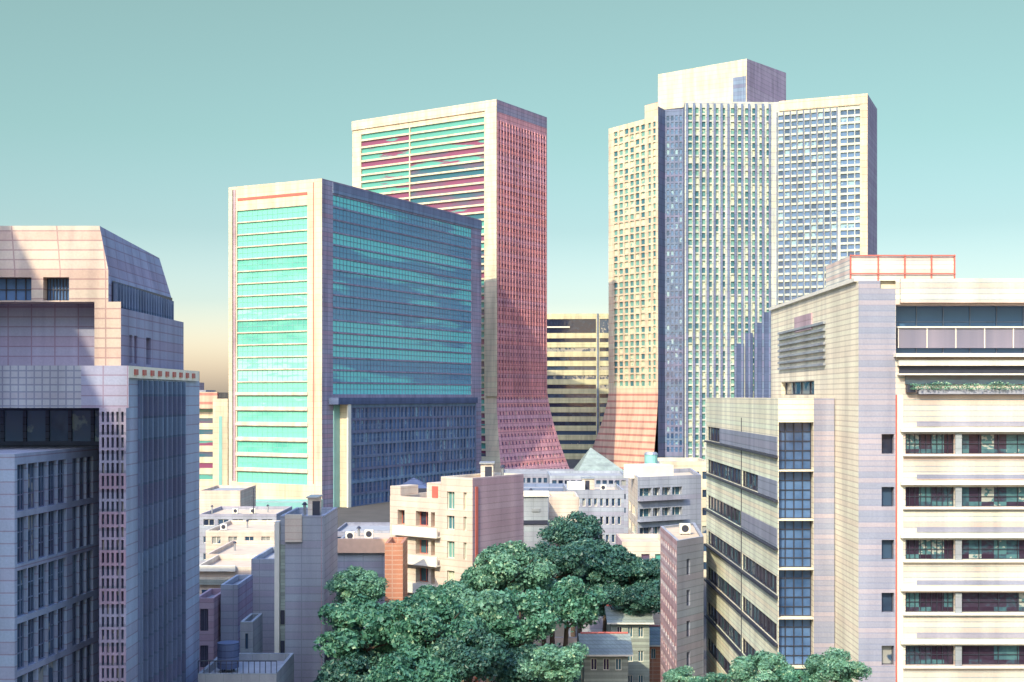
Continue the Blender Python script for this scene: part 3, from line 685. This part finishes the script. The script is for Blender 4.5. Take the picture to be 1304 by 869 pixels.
# long blank-walled apartment slab with pier
D = 132.0
b = block('apartment_slab', 'tall plain grey-violet slab with a slim pale pier down its left edge', 'apartment block', 357, 413, 657, D, 'bluegrey', 'bluegrey', 0, 10, cols=0)
Fq = frame(b.P[0], b.P[1])
l = MB(); l.obox(Fq, -.55, -.05, 0, b.T-.6, -.8, .4); b.part('corner_pier', l, 'pale')
l = MB(); l.obox(Fq, .55, 2.3, Z(690, D), Z(655, D), .004, .35); b.part('roof_screen_or_sunlit_patch', l, 'white')  # pale panel paints a sunlit patch on the grey front
l = MB(); l.obox(Fq, .02, .5, 1, b.T-3, .004, .1); b.part('groove_trim', l, 'greenwall')
l = MB()
for k in range(3): l.obox(Fq, .05, .47, Z(795, D)+k*.0-3.2*k, Z(777, D)-3.2*k, .11, .16)
b.part('vent', l, 'rail'); l = MB(); l.obox(Fq, 4.3, 4.36, 0, b.T-.1, .004, .04); b.part('downpipe', l, 'pinkside')
b.done()
# roof terrace with railing at the very bottom left
b = block('building', 'low building with a dark railed roof terrace at the bottom left', 'building', 252, 352, 858, 112, 'greybox', depth=9, cols=6, frac=.7, fh=3, wh=1.6, z1off=.9, frames=(1, 1, .06, 'rail'))
T = b.T; P = b.P; b.done()
rl = thing('railing', (P[0][0], P[0][1], T), 'dark metal railing with thin bars round the terrace at bottom left', 'railing')
Fq = frame(P[0], P[1]); l = MB(); l.obox(Fq, 0, Fq.L, T+1.05, T+1.14, -.2, -.1); l.build('rail', M['rail'], rl)
for k in range(15):
    l = MB(); l.obox(Fq, k*Fq.L/14-.03, k*Fq.L/14+.03, T, T+1.05, -.18, -.12); l.build('post', M['rail'], rl)
# clutter on that terrace: tank and a pole
tk = thing('water_tank', (P[0][0]+1.8, P[0][1]+4, T-.7), 'dark cylindrical water tank behind the terrace railing', 'water tank')
l = MB(); l.tube((P[0][0]+1.8, P[0][1]+4, T-.3), (P[0][0]+1.8, P[0][1]+4, T+2.0), 1.0, 1.0, 16); l.build('tank', M['darkclad'], tk)
for a in range(4):
    x = P[0][0]+1.8+.6*math.cos(a*1.57+.78); y = P[0][1]+4+.6*math.sin(a*1.57+.78); l = MB(); l.box(x-.06, x+.06, y-.06, y+.06, T-.7, T-.3); l.build('leg', M['rail'], tk)

# ------------------------------------------------------------------ middle ground
def apartments():
    N = (-4.4, 140.0); u = (-.8, .6); v = (.6, .8)
    b = Bld('apartment_block', (-6, 148, 0), 'cream apartment block with stepped balconies and a mauve-pink flank, in the middle behind the trees', 'apartment block')
    Lc = rot(u, 12.4, N); Rc = rot(v, 9.6, N); T = Z(609, 140)
    st = rot(u, 4.6, N); Bc = rot(u, 4.6, Rc)
    # tall right part
    b.face(st, N, 0, T, 'white', [(.9, 2.0), (3.3, 3.75)], [(Z(651, 140), Z(628, 140)), (Z(677, 140), Z(659, 140)), (Z(714, 140), Z(692, 140)), (Z(750, 140), Z(730, 140))], .35, 'g_green', frames=(2, 1, .06, 'pale'))
    b.face(N, Rc, 0, T, 'pinkside'); b.face(Rc, Bc, 0, T, 'pinkside'); b.face(Bc, st, 0, T, 'white'); b.roof([st, N, Rc, Bc], T, wallkey='white')
    G = frame(N, Rc); l = MB(); l.obox(G, .5, .9, 1, T-1, .004, .1); b.part('drainpipe', l, 'redtrim')
    # lower left part, terraces stepping up
    T2 = Z(638, 140); Bl = rot(v, 9.6, Lc)
    F = b.face(Lc, st, 0, T2, 'white', [(1.2, 2.3), (4.0, 5.9), (6.3, 6.9)], floors(Z(653, 143), 3.25, 1.7, 6), .9, 'g_room', frames=(2, 1, .07, 'redtrim'))
    b.face(Bl, Lc, 0, T2, 'white'); b.face(Bc, Bl, 0, T2, 'white'); b.roof([Lc, st, Bc, Bl], T2, 'rooftan', wallkey='white')
    for k in range(6):
        z = Z(683, 143)-3.25*k
        l = MB(); l.obox(F, 1.0, 7.78, z, z+.95, .55, .72); l.obox(F, 1.0, 7.78, z-.18, z-.003, .01, .75); b.part('balcony', l, 'pale')
    pt = MB(); pt.obox(F, .0, 1.6, T2+.01, Z(620, 146), -3.2, -.05); b.part('parapet', pt, 'white')
    pt = MB(); pt.obox(F, 5.4, 7.7, T2-.4, Z(616, 143), -4, -.35); b.part('roof_room', pt, 'white')
    pt = MB(); pt.obox(F, 6.2, 7.1, T2+.02, Z(620, 143), -.345, -.30); b.part('door', pt, 'redtrim')
    b.done()
apartments()
b = block('building', 'dark hipped pavilion roof peeping over the apartment terrace', 'building', 505, 545, 622, 170, 'rail', depth=5, roof=False)
P = b.P; T = b.T; c = ((P[0][0]+P[2][0])/2, (P[0][1]+P[2][1])/2, T+1.3); l = MB()
for k in range(4): l.poly([(*P[k], T), (*P[(k+1) % 4], T), c])
b.part('roof', l, 'darkclad'); b.done()
block('brick_building', 'orange brick building with a tan roof, left of the apartment block', 'building', 490, 513, 692, 134, 'brick', 'brick', 0, 6, roofm='rooftan').done()
b = block('building', 'grey wall building with tan roof between the plain slab and the orange brick', 'building', 428, 497, 690, 152, 'bluegrey', 'bluegrey', 0, 13, roofm='rooftan', par=.35)
l = MB(); Fq = frame(b.P[0], b.P[1]); l.obox(Fq, 0, Fq.L+1.4, b.T-1.3, b.T+.4, .004, .5); b.part('parapet', l, 'peach'); b.done()
# grey box with a dark slot, pale neighbour
b = block('building', 'plain grey-green box with a cream roof edge and one long dark slot', 'building', 637, 698, 632, 200, 'greybox', 'greybox', 3, 12, roofm='rooftan')
Fq = frame(b.P[0], b.P[1]); l = MB(); l.obox(Fq, 0, Fq.L+.1, b.T-.1, b.T+.8, -.3, .3); b.part('parapet', l, 'pale')
l = MB(); l.obox(Fq, 3.0, Fq.L-.1, Z(668, 200), Z(663, 200), .004, .2); b.part('slot_window', l, 'rail'); l = MB(); l.obox(Fq, .1, 1.0, 2, b.T-.4, .004, .08); b.part('groove_trim', l, 'bluespan')
l = MB(); l.obox(Fq, 5.1, 6.3, Z(652, 200), Z(648, 200), .004, .15); b.part('vent', l, 'metal'); b.done()
b = block('building', 'pale low building with thin banding, right of the grey-green box', 'building', 699, 737, 633, 215, 'white', 'bluegrey', 0, 12, 2, .6, 3.2, 1.2, z1off=5.2, roofm='rooftan'); b.done()
b = block('building', 'light blue-grey office with a white roof hut, in the middle behind the dark tree', 'building', 722, 795, 624, 235, 'bluegrey', 'bluegrey', 0, 16, 9, .55, 3.4, 1.5, z1off=1.6, frames=(1, 1, .07, 'pale'), roofm='rooftan')
Fq = frame(b.P[0], b.P[1]); l = MB(); l.obox(Fq, .2, 3.4, b.T-.65, b.T+1.3, -5, -1); b.part('roof_hut', l, 'pale'); b.done()
block('building', 'long low blue-grey building at the foot of the red-flanked tower', 'building', 700, 800, 606, 330, 'bluegrey', 'bluegrey', 0, 22, 12, .7, 3.6, 1.4, roofm='roofgrey').done()
block('building', 'low slate block under the teal tower flank, behind the tan roof', 'building', 425, 520, 677, 280, 'slate', 'slate', 0, 20, 8, .6, 3.4, 1.4).done()
block('building', 'slate-blue block between the flared foot of the red-flanked tower and the shadow pyramid', 'building', 640, 742, 604, 410, 'slate', 'slate', 0, 30, 14, .6, 3.6, 1.6).done()
block('building', 'dark low block directly behind the grey-green box', 'building', 655, 722, 622, 255, 'bluespan', 'bluespan', 0, 14, 6, .6, 3.4, 1.4).done()
# pyramid building added for the shadow that lies on the tall tower's flared foot
b = Bld('added_shadow_pyramid', (X(765, 420), 428, 0), 'slate-blue pyramid-roofed shape added for a shadow between the tall towers', 'building')
q = [(X(735, 415), 415), (X(800, 415), 415), (X(800, 415), 440), (X(735, 415), 440)]
for k in range(4): b.face(q[k], q[(k+1) % 4], 0, Z(603, 415), 'bluegrey', even(1, F_L(q[k], q[(k+1) % 4])-1, 5, .6), [(3, 6)], .2, 'g_dark')
c = (X(752, 428), 428, Z(570, 428)); l = MB()
for k in range(4): l.poly([(*q[k], Z(603, 415)), (*q[(k+1) % 4], Z(603, 415)), c])
b.part('roof', l, 'rooftile'); b.done()
# white apartment house right of centre
P0 = [(X(800, 208), 208), (X(812, 190), 190), (X(893, 196), 196), (X(893, 196)+1, 214)]
b = Bld('apartment_block', (22, 200, 0), 'pale grey apartment house with dark ribbon balconies, left of the cream office wing', 'apartment block'); T = Z(608, 190)
rows = [(Z(y1, 192), Z(y0, 192)) for y0, y1 in ((621, 634), (647, 660), (671, 684), (695, 706), (718, 730))]
b.face(P0[0], P0[1], 0, T, 'white', [(2, 5), (8, 15)], rows[1:], .25, 'g_green')
b.face(P0[1], P0[2], 0, T, 'bluegrey', [(.4, 2.6), (2.9, 4.2), (4.6, 6.2), (6.5, 8.4)], rows, .7, 'g_room', frames=(2, 1, .08, 'pale'))
b.face(P0[2], P0[3], 0, T, 'bluegrey'); b.face(P0[3], P0[0], 0, T, 'bluegrey'); b.roof(P0, T, 'rooftan', wallkey='bluegrey')
Fq = frame(P0[1], P0[2])
for r in rows: l = MB(); l.obox(Fq, -.1, 8.8, r[0]-.35, r[0]-.1, .004, .8); l.obox(Fq, -.1, 8.8, r[0]-.095, r[0]+.45, .66, .78); b.part('balcony', l, 'bluegrey')
l = MB(); l.obox(Fq, 3, 9, T-.6, T+1.5, -8, -3); b.part('roof_room', l, 'pale')
b.done()
tk = thing('water_tank', (X(829, 198), 202, T-.7), 'teal-green roof tank on legs above the pale grey apartment house', 'water tank')
x, y, _ = W(829, 0, 202); l = MB(); l.tube((x, y, T-.1), (x, y, Z(579, 202)), 1.05, 1.05, 14); l.build('tank', M['teal'], tk); l = MB(); l.tube((x, y, Z(579, 202)+.003), (x, y, Z(576, 202)), 1.15, .9, 14); l.build('lid', M['metal'], tk)
for a in range(4):
    xx = x+.7*math.cos(a*1.57+.78); yy = y+.7*math.sin(a*1.57+.78); l = MB(); l.box(xx-.07, xx+.07, yy-.07, yy+.07, T-.7, T-.1); l.build('leg', M['rail'], tk)
block('building', 'low cream annexe with pink band in front of the pale grey apartment house', 'building', 792, 852, 690, 172, 'white', 'pinkside', 0, 10, 3, .6, 3.4, 1.2, z1off=1.7, roofm='rooftan', gm='g_red').done()
block('building', 'pale flat-roofed block tucked behind the grey apartment house, right of the water tank', 'building', 840, 905, 588, 250, 'creamfar', 'bluegrey', 0, 16, 6, .6, 3.6, 1.5, z1off=2.0).done()
# slender lattice sided slab
P0 = [(X(841, 138), 138), (X(862, 124), 124), (X(896, 128), 128), (X(885, 142), 142)]
b = Bld('apartment_slab', (18, 132, 0), 'slender grey block with a pink lattice screen down its left side, beside the cream wing', 'apartment block'); T = Z(686, 126)
b.face(P0[0], P0[1], 0, T, 'lattice', even(.5, 14, 7, .45), floors(T-1, 1.55, .75, 15), .2, 'g_green')
F = b.face(P0[1], P0[2], 0, T, 'slate', [(1.85, 2.5)], floors(T-2, 3.1, 1.6, 7), .3, 'g_dark')  # slate base puts this front's shade into its colour
b.face(P0[2], P0[3], 0, T, 'bluegrey'); b.face(P0[3], P0[0], 0, T, 'bluegrey'); b.roof(P0, T, 'rooftan', wallkey='bluegrey', par=.25)
b.done()
# houses at the bottom centre
def house(name, label, px0, px1, ytop, D, depth, hroof, mat='greenwall', cols=3, over=.5, ang=0):
    P = oriented(px0, px1, D, ang, depth); T = Z(ytop, D)-hroof
    b = Bld(name, ((P[0][0]+P[2][0])/2, (P[0][1]+P[2][1])/2, 0), label, 'house')
    rows = floors(T-.5, 2.9, 1.3, max(1, int(T/2.9)))
    for k in range(4):
        L = F_L(P[k], P[(k+1) % 4]); b.face(P[k], P[(k+1) % 4], 0, T, mat, even(.4, L-.4, cols, .5) if k in (0, 3) else (), rows, .2, 'g_room', frames=(2, 1, .06, 'pale') if k == 0 else None)
    F = frame(P[0], P[1]); L = F.L; ro = MB(); th = .18; d = -depth
    ridge = d/2
    for (da, db, za, zb) in ((over, ridge, T-.1, T+hroof), (ridge, d-over, T+hroof, T-.1)):
        a = [F(-over, za, da), F(L+over, za, da), F(L+over, zb, db), F(-over, zb, db)]; t = [(x, y, z+th) for x, y, z in a]
        ro.poly(t); ro.poly(a[::-1])
        for k in range(4): ro.quad(a[k], a[(k+1) % 4], t[(k+1) % 4], t[k])
    b.part('roof', ro, 'rooftile')
    for s_ in (0, L): b.wall(mat).poly([F(s_, T, 0), F(s_, T, d), F(s_, T+hroof, ridge)])
    g_ = MB(); g_.obox(F, -over, L+over, T-.12, T+.04, over+.003, over+.13); b.part('gutter', g_, 'pale')
    g_ = MB(); g_.tube(F(-.25, T+hroof+.2, ridge), F(L+.25, T+hroof+.2, ridge), .13, .13, 6); b.part('ridge', g_, 'redtrim')
    b.done()
house('house', 'small green-grey house with a pitched sheet roof, nearest at bottom centre', 744, 800, 815, 140, 6, 1.6)
house('house', 'taller green-grey house with ribbed gable roof behind the nearest one', 778, 827, 780, 150, 7, 1.2)
house('house', 'narrow green-roofed house squeezed against the lattice screen', 822, 842, 806, 158, 7, 1.5, 'brick', 1)
house('house', 'small shed-roofed house half hidden by the left trees at bottom', 428, 462, 812, 132, 6, 1.3, 'greenwall', 2)
b = block('garden_wall', 'long pale garden wall left of the nearest small house', 'wall', 700, 752, 812, 176, 'white', depth=.35, roof=False); b.wall('greybox').poly([(*p, b.T) for p in b.P]); b.done()
b = block('building', 'flat-roofed grey building between the trees, above the small houses', 'building', 726, 800, 764, 186, 'bluegrey', 'bluegrey', 0, 12, 5, .6, 3, 1.3); b.done()

# ------------------------------------------------------------------ roof plant (things standing on roofs)
def ac_unit(x, y, z, rz, label):
    t = thing('ac_unit', (x, y, z), label, 'air conditioner', 'air conditioners on the roofs')
    l = MB(); l.box(x-.55, x+.55, y-.3, y+.3, z+.12, z+1.15); l.build('casing', M['pale'], t)
    l = MB(); l.tube((x, y-.302, z+.65), (x, y-.34, z+.65), .38, .38, 14); l.build('fan_grille', M['rail'], t)
    for s in (-.4, .4): l = MB(); l.box(x+s-.05, x+s+.05, y-.28, y+.28, z, z+.118); l.build('foot', M['rail'], t)
for (px, D, z, lab) in [(300, 258, Z(655, 250)-.7, 'left white box air conditioner on the blue-grey block below the teal tower'), (322, 258, Z(655, 250)-.7, 'right white box air conditioner on the blue-grey block below the teal tower'),
                        (285, 222, Z(676, 215)-.7, 'white box air conditioner on the long pale block roof'), (446, 156, Z(690, 152)-.35, 'white box air conditioner on the tan roof by the brick wall'), (470, 158, Z(690, 152)-.35, 'second white box air conditioner along the same tan roof'),
                        (660, 206, Z(632, 200)-.7, 'small white box unit on the grey-green box roof'), (768, 242, Z(624, 235)-.7, 'small white box unit on the light blue-grey office roof'), (872, 132, Z(686, 126)-.25, 'small white box unit on the slender lattice-sided block')]:
    ac_unit(X(px, D), D, z, 0, lab)
def vent(px, D, z, h, label):
    x, y = X(px, D), D; t = thing('roof_vent', (x, y, z), label, 'roof vent', 'vent pipes on the low roofs')
    l = MB(); l.tube((x, y, z), (x, y, z+h), .16, .16, 8); l.build('pipe', M['metal'], t)
    l = MB(); l.tube((x, y, z+h+.003), (x, y, z+h+.3), .34, .1, 8); l.build('cowl', M['rail'], t)
for px, D, z, h, lab in [(270, 257, Z(655, 250)-.7, 1.6, 'vent pipe nearest the left tower on the blue-grey block'), (341, 262, Z(655, 250)-.7, 1.3, 'vent pipe at the right end of the blue-grey block'),
        (315, 226, Z(676, 215)-.7, 1.2, 'vent pipe in the middle of the long pale block roof'), (299, 198, Z(706, 188)-.7, 1.2, 'vent pipe on the stepped cream roof'), (457, 161, Z(690, 152)-.35, 1.0, 'vent pipe between the two white boxes on the tan roof'),
        (388, 136, Z(657, 132)-.7, 1.5, 'vent pipe on the plain grey-violet slab'), (676, 205, Z(632, 200)-.7, 1.3, 'vent pipe on the grey-green box roof'), (784, 245, Z(624, 235)-.7, 1.4, 'vent pipe at the right end of the light blue-grey office'),
        (640, 147, Z(609, 140)-.7, 1.5, 'vent pipe on the mauve-pink flanked apartment roof')]: vent(px, D, z, h, lab)
def stair_box(px0, px1, D, z, h, label):
    x0, x1 = X(px0, D), X(px1, D); t = thing('roof_cabin', ((x0+x1)/2, D, z), label, 'roof cabin')
    l = MB(); l.box(x0, x1, D, D+3, z, z+h); l.build('wall', M['white'], t); l = MB(); l.box(x0-.15, x1+.15, D-.2, D+3.2, z+h+.003, z+h+.15); l.build('roof', M['metal'], t)
    l = MB(); l.box(x0+.5, x0+1.3, D-.05, D-.004, z+.05, z+h-.3); l.build('door', M['rail'], t)
stair_box(392, 404, 135, Z(657, 132)-.7, 2.3, 'small pale stair cabin on top of the plain grey-violet slab')
stair_box(742, 757, 240, Z(624, 235)-.7, 2.4, 'small pale stair cabin on the light blue-grey office roof')
stair_box(612, 628, 145, Z(609, 140)-.7, 2.0, 'small pale stair cabin on the roof of the cream apartment block')
m_ = thing('antenna_mast', (X(323, 256), 256, Z(655, 250)-.7), 'thin dark antenna mast in front of the teal tower foot', 'antenna')
x, y = X(323, 256), 256; l = MB(); l.tube((x, y, Z(655, 250)-.7), (x, y, Z(622, 256)), .14, .09, 6); l.build('pole', M['rail'], m_)
for k in range(3): l = MB(); l.tube((x-.5, y, Z(626, 256)-k*.6), (x+.5, y, Z(626, 256)-k*.6), .035, .035, 5); l.build('crossbar', M['rail'], m_)

# ------------------------------------------------------------------ trees
def rvec():
    while True:
        v = Vector((random.uniform(-1, 1), random.uniform(-1, 1), random.uniform(-1, 1)))
        if .05 < v.length < 1: return v.normalized()
def crown_mesh(seed, n=5200, leaf=.15, flat=.95):
    random.seed(seed); vs = []; fs = []; rn = []
    lobes = []
    for k in range(34):
        d = rvec()*random.uniform(.75, 1.25); d.z = d.z*.75+.12; rr = random.uniform(.13, .33)
        lobes.append((Vector((d.x*.62, d.y*.62, d.z*.58*flat)), rr, random.uniform(-.22, .22)))
    for _ in range(n):
        c, r, sh = random.choice(lobes); d = rvec()
        if random.random() < .7 and d.z < -.25: d.z = -d.z
        p = c+Vector((d.x*r, d.y*r, d.z*r*.8))*random.uniform(.6, 1.2)
        nrm = (d+rvec()*.9).normalized(); q = nrm.orthogonal().normalized(); q.rotate(__import__('mathutils').Quaternion(nrm, random.random()*6.28)); w_ = nrm.cross(q)
        a = leaf*(.10+.36*random.random()**1.6); bb = a*random.uniform(.45, .8)
        i = len(vs)
        vs += [tuple(p-q*a), tuple(p-w_*bb+nrm*a*.2), tuple(p+q*a), tuple(p+w_*bb+nrm*a*.2)]
        fs.append((i, i+1, i+2, i+3)); rn.append(max(0, min(1, random.gauss(.42, .2)+sh)))
    return vs, fs, rn
CM = {}
def crown_data(v, mat):
    k = (v, mat)
    if k not in CM:
        vs, fs, rn = crown_mesh(100+v, 17000)
        me = bpy.data.meshes.new('crown'); me.from_pydata(vs, [], fs)
        at = me.attributes.new('rnd', 'FLOAT', 'FACE'); at.data.foreach_set('value', rn); me.materials.append(M[mat]); me.update(); CM[k] = me
    return CM[k]
def tree(px, py, rp, D, label, mat='leaf1', v=0, fl=.9):
    x, y, zc = W(px, py, D); r = rp/FPX*D*(1.27 if px < 860 else 1.1)
    t = thing('tree', (x, y, 0), label, 'tree', 'trees in the middle of the view' if px < 860 else 'trees below the cream office block')
    o = bpy.data.objects.new('crown', crown_data(v % 4, mat)); COL.objects.link(o); o.parent = t
    o.location = (0, 0, zc); o.scale = (r, r, r*fl); o.rotation_euler = (0, 0, random.random()*6.28)
    tr = MB(); a = (x, y, 0); pts = [(x, y, 0), (x+random.uniform(-.3, .3), y, zc*.45), (x+random.uniform(-.5, .5), y, zc-.45*r), (x, y, zc+.3*r)]
    rad = [.38, .30, .22, .08]
    for k in range(3): tr.tube(pts[k], pts[k+1], rad[k], rad[k+1], 8)
    for k in range(6):
        an = k*1.05+random.random(); e = (x+math.cos(an)*r*.62, y+math.sin(an)*r*.62, zc+random.uniform(-.15, .45)*r)
        tr.tube((pts[2][0], pts[2][1], zc-(.55-.05*k)*r), e, .13, .03, 6)
    tr.build('trunk', M['bark'], t)
random.seed(5)
TREES = [
 (455, 752, 34, 128, 'small light tree against the plain grey-violet slab, topmost at far left of the grove', 'leaf2', 0),
 (470, 805, 58, 122, 'broad green tree at the left end of the grove beside the plain slab', 'leaf1', 1),
 (455, 872, 48, 118, 'leafy tree in the bottom left corner of the grove', 'leaf3', 2),
 (548, 800, 56, 118, 'wide tree just below the brick building', 'leaf1', 3),
 (530, 868, 52, 112, 'tree cut by the bottom edge, left of the dark gap', 'leaf1', 0),
 (596, 785, 50, 124, 'rounded tree in front of the lowest balconies of the cream apartments', 'leaf2', 1),
 (595, 842, 46, 114, 'low dark-leaved tree under the grove centre', 'leaf3', 2),
 (648, 728, 46, 134, 'bright tree reaching up against the mauve-pink flank', 'leaf2', 3),
 (662, 792, 48, 124, 'mid-green tree at the centre of the grove', 'leaf1', 0),
 (705, 722, 40, 142, 'dark round tree between the bright tree and the one near the water-tank house', 'leaf3', 1),
 (730, 682, 34, 185, 'small dark tree standing alone before the light blue-grey office', 'leaf3', 2),
 (716, 770, 46, 132, 'spreading tree above the garden wall', 'leaf1', 3),
 (768, 728, 46, 160, 'large dark tree in the right half of the grove', 'leaf3', 0),
 (806, 742, 42, 158, 'dark tree touching the lattice-sided block', 'leaf3', 1),
 (772, 752, 34, 166, 'shaded tree behind the large dark one', 'leaf3', 2),
 (712, 850, 38, 112, 'bright round tree at the bottom, left of the nearest small house', 'leaf2', 1),
 (668, 858, 42, 118, 'shadowy tree at the bottom between bright crown and dark gap', 'leaf3', 3),
 (622, 745, 34, 138, 'small crown tucked at the foot of the cream apartments', 'leaf1', 2),
 (500, 838, 50, 128, 'shaded tree between the broad left one and the bottom edge', 'leaf3', 1),
 (570, 772, 38, 134, 'slim crown rising below the apartment balconies, behind the rounded one', 'leaf1', 0),
 (640, 826, 44, 132, 'deep green tree behind the bottom gap', 'leaf3', 1),
 (690, 745, 36, 152, 'crown filling the space between bright tree and large dark tree', 'leaf1', 2),
 (738, 712, 34, 172, 'tree below the solitary small dark one', 'leaf3', 3),
 (782, 768, 34, 154, 'low dark crown beneath the large dark tree, above the small houses', 'leaf3', 1),
 (818, 768, 28, 152, 'small dark crown pressed against the lower part of the lattice screen', 'leaf3', 0),
 (868, 868, 26, 100, 'small tree at the foot of the slender lattice-sided block', 'leaf2', 2),
 (912, 876, 30, 96, 'low tree under the first windows of the cream wing', 'leaf1', 3),
 (972, 862, 42, 90, 'wide light tree under the dark glazed corner', 'leaf2', 0),
 (1020, 874, 34, 88, 'low tree between the two larger crowns by the office block', 'leaf1', 1),
 (1066, 855, 38, 86, 'rightmost light tree in front of the cream wall', 'leaf2', 2),
]
for px, py, rp, D, lab, mt, v in TREES: tree(px, py, rp, D, lab, mt, v)
# shrubs on the right building's planter terrace
random.seed(9); D = 94.6; mb = MB()
for _ in range(2600):
    x = random.uniform(X(1158, D), 46.5); dens = .5+.5*math.sin(x*2.1)*math.sin(x*.7+1)
    if random.random() > .35+.65*dens: continue
    p = Vector((x, D-random.uniform(.0, .5), Z(496, D)+random.random()**1.5*.5*(.6+.6*dens))); q = rvec()*.09; w_ = q.orthogonal().normalized()*.05
    mb.quad(tuple(p-q), tuple(p-w_), tuple(p+q), tuple(p+w_), random.random())
o = mb.build('shrubs', M['leaf2']); o['kind'] = 'stuff'; o['label'] = 'green shrubs trailing along the terrace planter of the cream office block'; o['category'] = 'shrubs'
random.seed(21); mb = MB()
for _ in range(9000):
    x = random.uniform(-22, 12); y = random.uniform(128, 175); p = Vector((x, y, random.random()**2*1.6)); q = rvec()*.35; w_ = q.orthogonal().normalized()*.2
    mb.quad(tuple(p-q), tuple(p-w_), tuple(p+q), tuple(p+w_), random.random())
o = mb.build('undergrowth', M['leaf3']); o['kind'] = 'stuff'; o['label'] = 'dark undergrowth beneath the grove of trees'; o['category'] = 'undergrowth'
for o in bpy.data.objects:
    if '_loc' in o: del o['_loc']
